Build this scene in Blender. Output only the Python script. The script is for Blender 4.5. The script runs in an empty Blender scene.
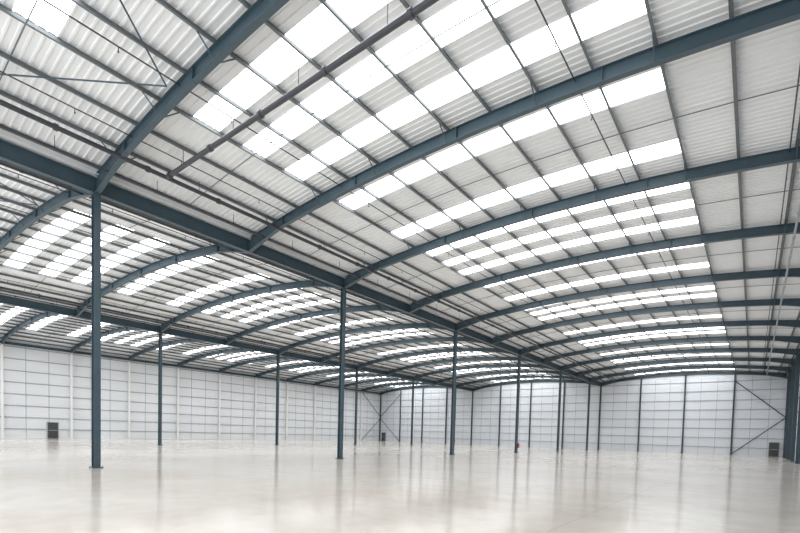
import bpy, bmesh, math
from mathutils import Matrix, Vector

scene = bpy.context.scene
scene.view_settings.view_transform = 'Standard'
scene.view_settings.look = 'None'
scene.view_settings.exposure = 0.12

# ------------------------------------------------------------------ layout (metres)
CAM_H = 1.77
BAY = 7.2
Y1 = 7.43
def fy(k): return Y1 + BAY*(k-1)
K0, K1 = -1, 12
YS, YE = fy(K0), fy(K1)
HALF = 12.85
CENT = [-9.05, -34.75, -60.45]
ROWS = [-21.9, -47.6]
XR, XL = 3.8, -73.3
APEX, RISE = 12.52, 0.97
PSP = 1.7
PSH = -0.4          # purlin / rooflight setting-out offset from the span centre
DEP = 0.45
COLH = 11.3
PUR = 0.16
def under(d): return APEX - RISE*(d/HALF)**2
def ptop(d): return under(d)+DEP
def deck(d): return ptop(d)+PUR
PD = [PSH+k*PSP for k in range(-7, 8)] + [12.3]

# ------------------------------------------------------------------ materials
def mat(name, col, rough=0.6, metal=0.0, noise=0.0, nscale=3.0, bump=0.0):
    m = bpy.data.materials.new(name); m.use_nodes = True
    nt = m.node_tree; b = nt.nodes['Principled BSDF']
    b.inputs['Roughness'].default_value = rough
    b.inputs['Metallic'].default_value = metal
    b.inputs['Base Color'].default_value = (*col, 1)
    if noise > 0:
        tc = nt.nodes.new('ShaderNodeTexCoord')
        n = nt.nodes.new('ShaderNodeTexNoise'); n.inputs['Scale'].default_value = nscale
        n.inputs['Detail'].default_value = 4
        nt.links.new(tc.outputs['Object'], n.inputs['Vector'])
        r = nt.nodes.new('ShaderNodeValToRGB')
        r.color_ramp.elements[0].position = 0.3; r.color_ramp.elements[1].position = 0.7
        r.color_ramp.elements[0].color = (*[c*(1-noise) for c in col], 1)
        r.color_ramp.elements[1].color = (*[min(1, c*(1+noise)) for c in col], 1)
        nt.links.new(n.outputs['Fac'], r.inputs['Fac'])
        nt.links.new(r.outputs['Color'], b.inputs['Base Color'])
    return m

M_STEEL = mat('blue_grey_painted_steel', (0.046, 0.080, 0.102), 0.45, 0, 0.08, 2)
M_GALV = mat('galvanised_purlin', (0.14, 0.16, 0.17), 0.5, 0.1, 0.06, 2)
M_DECK = mat('white_roof_liner', (0.76, 0.785, 0.805), 0.6, 0, 0.03, 0.6)
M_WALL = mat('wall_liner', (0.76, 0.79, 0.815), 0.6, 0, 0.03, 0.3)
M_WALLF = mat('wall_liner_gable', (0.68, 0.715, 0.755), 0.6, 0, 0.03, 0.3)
M_RAIL = mat('wall_rail_grey', (0.28, 0.32, 0.35), 0.5)
M_POSTW = mat('white_wall_post', (0.85, 0.86, 0.85), 0.5)
M_PIPE = mat('sprinkler_pipe_dark', (0.04, 0.045, 0.055), 0.45)
M_PIPEG = mat('pipe_galv', (0.40, 0.42, 0.43), 0.4, 0.3)
M_DOOR = mat('door_dark', (0.05, 0.055, 0.06), 0.5)
M_FRAME = mat('door_frame_grey', (0.35, 0.36, 0.37), 0.5)
M_RED = mat('extinguisher_red', (0.45, 0.03, 0.02), 0.35)
M_BLK = mat('black_rubber', (0.02, 0.02, 0.02), 0.6)

# rooflight (translucent sheet glowing with daylight)
M_SKY = bpy.data.materials.new('translucent_rooflight'); M_SKY.use_nodes = True
nt = M_SKY.node_tree; nt.nodes.clear()
o = nt.nodes.new('ShaderNodeOutputMaterial'); e = nt.nodes.new('ShaderNodeEmission')
e.inputs['Color'].default_value = (0.985, 0.99, 1.0, 1); e.inputs['Strength'].default_value = 5.8
nt.links.new(e.outputs[0], o.inputs['Surface'])

# polished concrete floor
M_FLOOR = bpy.data.materials.new('polished_concrete'); M_FLOOR.use_nodes = True
nt = M_FLOOR.node_tree; L = nt.links; b = nt.nodes['Principled BSDF']
tc = nt.nodes.new('ShaderNodeTexCoord')
n1 = nt.nodes.new('ShaderNodeTexNoise'); n1.inputs['Scale'].default_value = 0.14; n1.inputs['Detail'].default_value = 7
L.new(tc.outputs['Object'], n1.inputs['Vector'])
r1 = nt.nodes.new('ShaderNodeValToRGB')
r1.color_ramp.elements[0].position = 0.36; r1.color_ramp.elements[0].color = (0.65, 0.585, 0.515, 1)
r1.color_ramp.elements[1].position = 0.6; r1.color_ramp.elements[1].color = (0.75, 0.71, 0.655, 1)
L.new(n1.outputs['Fac'], r1.inputs['Fac'])
n2 = nt.nodes.new('ShaderNodeTexNoise'); n2.inputs['Scale'].default_value = 1.3; n2.inputs['Detail'].default_value = 10; n2.inputs['Roughness'].default_value = 0.65
L.new(tc.outputs['Object'], n2.inputs['Vector'])
r2 = nt.nodes.new('ShaderNodeValToRGB')
r2.color_ramp.elements[0].position = 0.3; r2.color_ramp.elements[0].color = (0.91, 0.89, 0.87, 1)
r2.color_ramp.elements[1].position = 0.62; r2.color_ramp.elements[1].color = (1, 1, 1, 1)
L.new(n2.outputs['Fac'], r2.inputs['Fac'])
mx = nt.nodes.new('ShaderNodeMixRGB'); mx.blend_type = 'MULTIPLY'; mx.inputs['Fac'].default_value = 1
L.new(r1.outputs['Color'], mx.inputs['Color1']); L.new(r2.outputs['Color'], mx.inputs['Color2'])
sx = nt.nodes.new('ShaderNodeSeparateXYZ'); L.new(tc.outputs['Object'], sx.inputs[0])
def joint(out, period, off):
    a = nt.nodes.new('ShaderNodeMath'); a.operation = 'ADD'; a.inputs[1].default_value = off; L.new(out, a.inputs[0])
    p = nt.nodes.new('ShaderNodeMath'); p.operation = 'PINGPONG'; p.inputs[1].default_value = period/2; L.new(a.outputs[0], p.inputs[0])
    c = nt.nodes.new('ShaderNodeMath'); c.operation = 'LESS_THAN'; c.inputs[1].default_value = 0.010; L.new(p.outputs[0], c.inputs[0])
    return c.outputs[0]
j = nt.nodes.new('ShaderNodeMath'); j.operation = 'MAXIMUM'
L.new(joint(sx.outputs['X'], 12.85, 3.0), j.inputs[0]); L.new(joint(sx.outputs['Y'], 14.4, 2.0), j.inputs[1])
mj = nt.nodes.new('ShaderNodeMixRGB'); mj.blend_type = 'MIX'
L.new(j.outputs[0], mj.inputs['Fac']); L.new(mx.outputs['Color'], mj.inputs['Color1']); mj.inputs['Color2'].default_value = (0.5, 0.46, 0.42, 1)
L.new(mj.outputs['Color'], b.inputs['Base Color'])
b.inputs['Roughness'].default_value = 0.13

# ------------------------------------------------------------------ mesh helpers
class MB:
    def __init__(s): s.v = []; s.f = []; s.m = []
    def box(s, x0, x1, y0, y1, z0, z1, m=0):
        i = len(s.v)
        s.v += [(x0,y0,z0),(x1,y0,z0),(x1,y1,z0),(x0,y1,z0),(x0,y0,z1),(x1,y0,z1),(x1,y1,z1),(x0,y1,z1)]
        for q in ((0,3,2,1),(4,5,6,7),(0,1,5,4),(1,2,6,5),(2,3,7,6),(3,0,4,7)):
            s.f.append(tuple(i+a for a in q)); s.m.append(m)
    def sweep(s, pts, y0, y1, m=0):
        i = len(s.v)
        for (x, a, b) in pts:
            s.v += [(x,y0,a),(x,y1,a),(x,y1,b),(x,y0,b)]
        for k in range(len(pts)-1):
            p = i+4*k; q = p+4
            for a in range(4):
                c = (a+1) % 4
                s.f.append((p+a, q+a, q+c, p+c)); s.m.append(m)
        s.f.append((i, i+1, i+2, i+3)); e = i+4*(len(pts)-1)
        s.f.append((e+3, e+2, e+1, e)); s.m += [m, m]
    def bar(s, p, q, r, n=8, m=0):
        p = Vector(p); q = Vector(q); d = (q-p).normalized()
        u = d.orthogonal().normalized(); w = d.cross(u); i = len(s.v)
        for c in (p, q):
            for k in range(n):
                t = 2*math.pi*k/n
                s.v.append(tuple(c + u*r*math.cos(t) + w*r*math.sin(t)))
        for k in range(n):
            l = (k+1) % n
            s.f.append((i+k, i+l, i+n+l, i+n+k)); s.m.append(m)
        s.f.append(tuple(i+k for k in range(n-1, -1, -1))); s.f.append(tuple(i+n+k for k in range(n))); s.m += [m, m]
    def mesh(s, name, mats):
        me = bpy.data.meshes.new(name); me.from_pydata(s.v, [], s.f)
        for m in mats: me.materials.append(m)
        me.polygons.foreach_set('material_index', s.m)
        bm = bmesh.new(); bm.from_mesh(me); bmesh.ops.recalc_face_normals(bm, faces=bm.faces); bm.to_mesh(me); bm.free()
        me.update(); return me
def add(name, me, loc=(0,0,0), parent=None):
    ob = bpy.data.objects.new(name, me); ob.location = loc
    scene.collection.objects.link(ob)
    if parent: ob.parent = parent
    return ob

# ------------------------------------------------------------------ floor
b_ = MB(); b_.box(XL-0.3, XR+0.3, YS, YE+0.3, -0.3, 0); add('floor', b_.mesh('floor', [M_FLOOR]))

# ------------------------------------------------------------------ ceiling deck + rooflights
def bands(k):
    c = fy(k)+BAY/2
    if k == 0: return [c+0.2]
    if k % 2: return [c-2.0, c, c+2.0]
    return [c-2.0, c+2.0]
BW = 0.5
allb = [y for k in range(K0, K1) for y in bands(k)]
pitch = 0.25
prof = []
n = int((YE-YS)/pitch)+1
for i in range(n):
    y = YS+i*pitch
    prof += [(y, 0), (y+0.05, 0), (y+0.075, 0.032), (y+0.225, 0.032)]
prof = [p for p in prof if p[0] <= YE+0.2]
dl = [-12.55] + PD[:-1] + [12.55]
v = []; f = []; sk = MB()
for cx in CENT:
    base = len(v)
    for d in dl:
        for (y, z) in prof: v.append((cx+d, y, deck(d)+z))
    N = len(prof)
    for a in range(len(dl)-1):
        dm = (dl[a]+dl[a+1])/2
        for i in range(N-1):
            ym = (prof[i][0]+prof[i+1][0])/2
            if abs(dm-PSH) < 4*PSP and any(abs(ym-bb) < BW for bb in allb): continue
            f.append((base+a*N+i, base+a*N+i+1, base+(a+1)*N+i+1, base+(a+1)*N+i))
    for bb in allb:
        for k in range(-4, 4):
            d0, d1 = PSH+k*PSP, PSH+(k+1)*PSP
            i = len(sk.v)
            sk.v += [(cx+d0, bb-BW-0.03, deck(d0)+0.036), (cx+d1, bb-BW-0.03, deck(d1)+0.036), (cx+d1, bb+BW+0.03, deck(d1)+0.036), (cx+d0, bb+BW+0.03, deck(d0)+0.036)]
            sk.f.append((i, i+3, i+2, i+1)); sk.m.append(0)
me = bpy.data.meshes.new('ceiling'); me.from_pydata(v, [], f); me.materials.append(M_DECK); me.update()
add('ceiling', me)
me = bpy.data.meshes.new('rooflights'); me.from_pydata(sk.v, [], sk.f); me.materials.append(M_SKY); me.update()
add('window_rooflights', me)
for rx, w in ((ROWS[0], 0.29), (ROWS[1], 0.29), (XL+0.18, 0.14), (XR-0.18, 0.14)):
    g = MB()
    zt = deck(12.55)+0.06
    g.box(rx-w, rx+w, YS, YE-0.02, 12.01, 12.04); g.box(rx-w-0.02, rx-w, YS, YE-0.02, 12.01, zt); g.box(rx+w, rx+w+0.02, YS, YE-0.02, 12.01, zt)
    add('valley_gutter' if rx in ROWS else 'eaves_gutter', g.mesh('gutter', [M_DECK]))

# ------------------------------------------------------------------ purlins, sag rods
p = MB()
for cx in CENT:
    for d in PD:
        x = cx+d; z0 = ptop(d); z1 = z0+PUR
        p.box(x-0.008, x+0.008, YS, YE, z0, z1-0.005)
        p.box(x-0.008, x+0.065, YS, YE, z0+0.001, z0+0.012); p.box(x-0.05, x+0.008, YS, YE, z1-0.017, z1-0.005)
add('roof_purlins', p.mesh('purlins', [M_GALV]))
p = MB()
for cx in CENT:
    for k in range(K0, K1):
        for d0, d1 in zip(PD[:-1], PD[1:]):
            yy = fy(k)+BAY/2
            p.bar((cx+d0, yy, ptop(d0)+0.06), (cx+d1, yy, ptop(d1)+0.06), 0.018, 5)
add('purlin_sag_rods', p.mesh('sag', [M_GALV]))

# ------------------------------------------------------------------ rafters (curved I-sections with haunches)
r = MB()
N = 48
def low(d):
    e_ = max(0, (abs(d)-10.2)/(HALF-10.2))
    return under(d) - 0.28*e_
ds = [-12.7+25.4*i/N for i in range(N+1)]
r.sweep([(d, low(d), low(d)+0.022) for d in ds], -0.1, 0.1)
r.sweep([(d, ptop(d)-0.022, ptop(d)) for d in ds], -0.1, 0.1)
r.sweep([(d, low(d)+0.02, ptop(d)-0.02) for d in ds], -0.007, 0.007)
for d in (-9.9, -5, 0, 5, 9.9):
    r.box(d-0.012, d+0.012, -0.1, 0.1, low(d)-0.01, ptop(d))
for kk in range(-6, 8, 2):
    d = PSH+kk*PSP
    for sgn in (-1, 1):
        r.bar((d, sgn*0.09, low(d)+0.03), (d, sgn*0.62, ptop(d)+0.03), 0.022, 5)
rm = r.mesh('rafter', [M_STEEL])
for k in range(K0, K1+1):
    for cx in CENT:
        yy = fy(k) if k < K1 else fy(k)-0.15
        add('roof_rafter', rm, (cx, yy, 0))

# ------------------------------------------------------------------ valley / eaves beams
def ibeam_y(x, z0, z1, w, y0, y1):
    g = MB()
    g.box(x-w/2, x+w/2, y0, y1, z0, z0+0.025); g.box(x-w/2, x+w/2, y0, y1, z1-0.025, z1); g.box(x-0.009, x+0.009, y0, y1, z0+0.025, z1-0.025)
    for k in range(K0, K1+1):
        g.box(x-w/2+0.005, x+w/2-0.005, fy(k)-0.012, fy(k)+0.012, z0+0.025, z1-0.025)
    return g.mesh('beam', [M_STEEL])
for x in ROWS: add('valley_beam', ibeam_y(x, COLH, COLH+0.62, 0.26, YS, YE-0.1))
for x in (XL+0.35, XR-0.35): add('eaves_beam', ibeam_y(x, COLH+0.2, COLH+0.5, 0.2, YS, YE-0.1))

# ------------------------------------------------------------------ columns
def column_mesh(h, dx, dy, m, name, rise=0):
    g = MB()
    g.box(-dx/2, -dx/2+0.02, -dy/2, dy/2, 0.03, h); g.box(dx/2-0.02, dx/2, -dy/2, dy/2, 0.03, h)
    g.box(-dx/2+0.02, dx/2-0.02, -0.008, 0.008, 0.03, h)
    g.box(-dx/2-0.08, dx/2+0.08, -dy/2-0.08, dy/2+0.08, 0, 0.03)
    g.box(-dx/2-0.04, dx/2+0.04, -dy/2-0.04, dy/2+0.04, h-0.03, h)
    for sx_ in (-1, 1):
        for sy_ in (-1, 1):
            g.bar((sx_*(dx/2+0.045), sy_*(dy/2+0.045), 0.03), (sx_*(dx/2+0.045), sy_*(dy/2+0.045), 0.09), 0.015, 6)
    return g.mesh(name, [m])
cm = column_mesh(COLH, 0.28, 0.25, M_STEEL, 'column')
for x in ROWS:
    for k in range(K0, K1, 2): add('steel_column', cm, (x, fy(k), 0))
cw = column_mesh(COLH+0.2, 0.3, 0.2, M_POSTW, 'wall_post_white')
cd = column_mesh(COLH+0.2, 0.35, 0.22, M_STEEL, 'wall_post_blue')
for k in range(K0, K1):
    add('wall_post', cw, (XL+0.35, fy(k), 0)); add('portal_column', cd, (XR-0.35, fy(k), 0))
for i in range(13):
    x = XR - i*(XR-XL)/12.0
    x = min(max(x, XL+0.2), XR-0.2)
    d = min(abs(x-c) for c in CENT)
    me = column_mesh(under(min(d, HALF))-0.02 - (0.28 if d > 12 else 0), 0.2, 0.25, M_STEEL, 'gable_post')
    add('gable_column', me, (x, YE-0.15, 0))

# ------------------------------------------------------------------ walls
w = MB()
w.box(XL-0.2, XL, YS, YE+0.2, 0, 12.3, 0)
def lin_rails_x(g, x, s, y0, y1):
    z = 1.15
    while z < 11.3:
        g.box(min(x, x+s*0.12), max(x, x+s*0.12), y0, y1, z-0.03, z+0.03, 1); z += 1.45
lin_rails_x(w, XL, 1, YS, YE)
y = YS
while y < YE:
    w.box(XL, XL+0.02, y-0.02, y+0.02, 0, 11.9, 1); y += 2.4
add('wall_left', w.mesh('wall_left', [M_WALL, M_RAIL]))
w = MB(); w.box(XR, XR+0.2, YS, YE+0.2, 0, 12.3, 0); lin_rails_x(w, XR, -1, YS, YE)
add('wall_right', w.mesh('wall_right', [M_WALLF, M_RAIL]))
w = MB()
pts = []
for cx in reversed(CENT):
    for i in range(25):
        d = -HALF + 2*HALF*i/24
        pts.append((cx+d, 0, deck(d)+0.1))
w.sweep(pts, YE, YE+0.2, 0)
z = 1.15
while z < 11.8:
    w.box(XL, XR, YE-0.1, YE, z-0.03, z+0.03, 1); z += 1.45
x = XL
while x < XR:
    w.box(x-0.02, x+0.02, YE-0.02, YE, 0, 11.9, 1); x += (XR-XL)/36
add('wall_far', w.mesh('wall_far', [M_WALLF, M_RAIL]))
# K braces
b_ = MB()
px = (XR-XL)/12
for (xa, xb) in ((XR-px, XR-0.2), (XL+px, XL+0.2)):
    b_.bar((xa, YE-0.33, 11.3), (xb, YE-0.33, 5.7), 0.07); b_.bar((xa, YE-0.33, 0.1), (xb, YE-0.33, 5.7), 0.07)
add('wall_bracing', b_.mesh('brace', [M_STEEL]))
b_ = MB()
ya, yb = fy(K1-1), YE-0.3
b_.bar((XL+0.55, ya, 11.3), (XL+0.55, yb, 5.7), 0.07); b_.bar((XL+0.55, ya, 0.1), (XL+0.55, yb, 5.7), 0.07)
add('wall_bracing', b_.mesh('brace', [M_STEEL]))

# ------------------------------------------------------------------ doors
def door(name, x, y, ax):
    g = MB(); W, H = 0.55, 2.05
    def bx(u0, u1, d0, d1, z0, z1, m):
        if ax == 'x': g.box(x+d0, x+d1, y+u0, y+u1, z0, z1, m)
        else: g.box(x+u0, x+u1, y-d1, y-d0, z0, z1, m)
    bx(-W, W, 0.125, 0.17, 0.01, H, 0)
    bx(-W-0.08, -W, 0.0, 0.2, 0, H+0.08, 1); bx(W, W+0.08, 0.0, 0.2, 0, H+0.08, 1); bx(-W-0.08, W+0.08, 0.0, 0.2, H, H+0.08, 1)
    bx(-W+0.1, W-0.1, 0.17, 0.23, 1.0, 1.06, 1)
    add(name, g.mesh(name, [M_DOOR, M_FRAME]))
door('door_1', XL, 19.8, 'x'); door('door_2', 2.45, YE, 'y'); door('door_3', -71.9, YE, 'y')

# ------------------------------------------------------------------ sprinkler pipes
def pipe(name, segs, r_, m, hangers=None, fl=3.0):
    g = MB()
    for a, c in segs:
        g.bar(a, c, r_, 12)
        A = Vector(a); C = Vector(c); Ln = (C-A).length; dd = (C-A)/Ln; t = 0.3
        while t < Ln:
            q = A+dd*t; g.bar(q-dd*0.06, q+dd*0.06, r_*1.4, 12); t += fl
    for (hx, hy, hz0, hz1) in hangers or []:
        g.bar((hx, hy, hz0), (hx, hy, hz1), 0.012, 5)
    add(name, g.mesh(name, [m]))
def roofz(x):
    d = min(abs(x-c) for c in CENT); return ptop(d)+0.02
pz = 11.9
pipe('sprinkler_main_pipe', [((-19.3, YS, pz), (-19.3, YE-0.5, pz)), ((-19.3, 9.05, pz), (0.8, 9.05, pz))], 0.085, M_PIPE,
     [(-19.3, fy(k)+3, pz, roofz(-19.3)) for k in range(K0, K1)] + [(-9.05+PSH+q*PSP, 9.05, pz, ptop(PSH+q*PSP)+0.02) for q in (-5, -3, -1, 1, 3, 5)])
pipe('sprinkler_main_pipe', [((-45.0, YS, pz), (-45.0, YE-0.5, pz))], 0.085, M_PIPE, [(-45.0, fy(k)+3, pz, roofz(-45.0)) for k in range(K0, K1)])
pipe('conduit_pipe', [((1.1, YS, 11.8), (1.1, YE-0.5, 11.8))], 0.05, M_PIPEG, [(1.1, fy(k)+3, 11.8, roofz(1.1)) for k in range(K0, K1)])
for x in (-20.5, -23.4, -46.3, -49.0):
    pipe('sprinkler_range_pipe', [((x, YS, 11.75), (x, YE-0.5, 11.75))], 0.045, M_PIPE, [(x, fy(k)+q, 11.75, roofz(x)) for k in range(K0, K1) for q in (1.8, 5.4)], 2.4)
# small-bore branch pipes clipped under the purlins, threading the rafter webs
for cx in CENT:
    g = MB()
    for dd_ in (-9.4, -5.9, 4.2, 9.6):
        zz = ptop(dd_)-0.1
        g.bar((cx+dd_, YS, zz), (cx+dd_, YE-0.3, zz), 0.022, 6)
        for k in range(K0, K1):
            for q in (1.8, 5.4):
                g.bar((cx+dd_, fy(k)+q, zz-0.14), (cx+dd_, fy(k)+q, zz), 0.014, 5)
                g.bar((cx+dd_, fy(k)+q, zz-0.16), (cx+dd_, fy(k)+q, zz-0.14), 0.03, 6)
    add('sprinkler_branch_pipes', g.mesh('branch', [M_PIPE]))
# roof plane diagonal bracing rods, first and last bays
g = MB()
for k in (0, 11):
    for cx in CENT:
        for (da, db) in ((-12.4, -6.2), (-6.2, 0), (0, 6.2), (6.2, 12.4)):
            ya, yb = (fy(k)+0.2, fy(k+1)-0.3)
            if da in (-6.2, 6.2): ya, yb = yb, ya
            g.bar((cx+da, ya, under(da)+0.3), (cx+db, yb, under(db)+0.3), 0.025, 8)
add('roof_bracing', g.mesh('roof_bracing', [M_STEEL]))

# fire extinguisher on column
g = MB(); ex = (-21.9+0.14+0.16, fy(7), 0)
g.bar((ex[0], ex[1], 0.55), (ex[0], ex[1], 1.05), 0.09, 14, 0); g.bar((ex[0], ex[1], 1.05), (ex[0], ex[1], 1.12), 0.04, 10, 1)
g.bar((ex[0], ex[1], 1.12), (ex[0]+0.1, ex[1]+0.05, 0.8), 0.015, 6, 1); g.box(ex[0]-0.16, ex[0]-0.08, ex[1]-0.1, ex[1]+0.1, 0.6, 1.1, 1)
add('fire_extinguisher', g.mesh('ext', [M_RED, M_BLK]))

# ------------------------------------------------------------------ world
wd = bpy.data.worlds.new('overcast'); scene.world = wd; wd.use_nodes = True
wd.node_tree.nodes['Background'].inputs['Color'].default_value = (0.96, 0.98, 1.0, 1)
wd.node_tree.nodes['Background'].inputs['Strength'].default_value = 2.3

# ------------------------------------------------------------------ camera
PPY = 453.0; F = 457.2
vy = Vector((353, -(444-PPY), -F)).normalized()
vx = -Vector((-593, -(418-PPY), -F)).normalized()
vx = (vx - vy*vx.dot(vy)).normalized()
vz = vx.cross(vy)
C2W = Matrix((vx, vy, vz))
cam = bpy.data.cameras.new('camera'); co = bpy.data.objects.new('camera', cam); scene.collection.objects.link(co)
co.matrix_world = Matrix.Translation((0, 0, CAM_H)) @ C2W.to_4x4()
cam.sensor_width = 36; cam.lens = F*36/800; cam.shift_y = (PPY-266.5)/800
cam.clip_end = 500
scene.camera = co
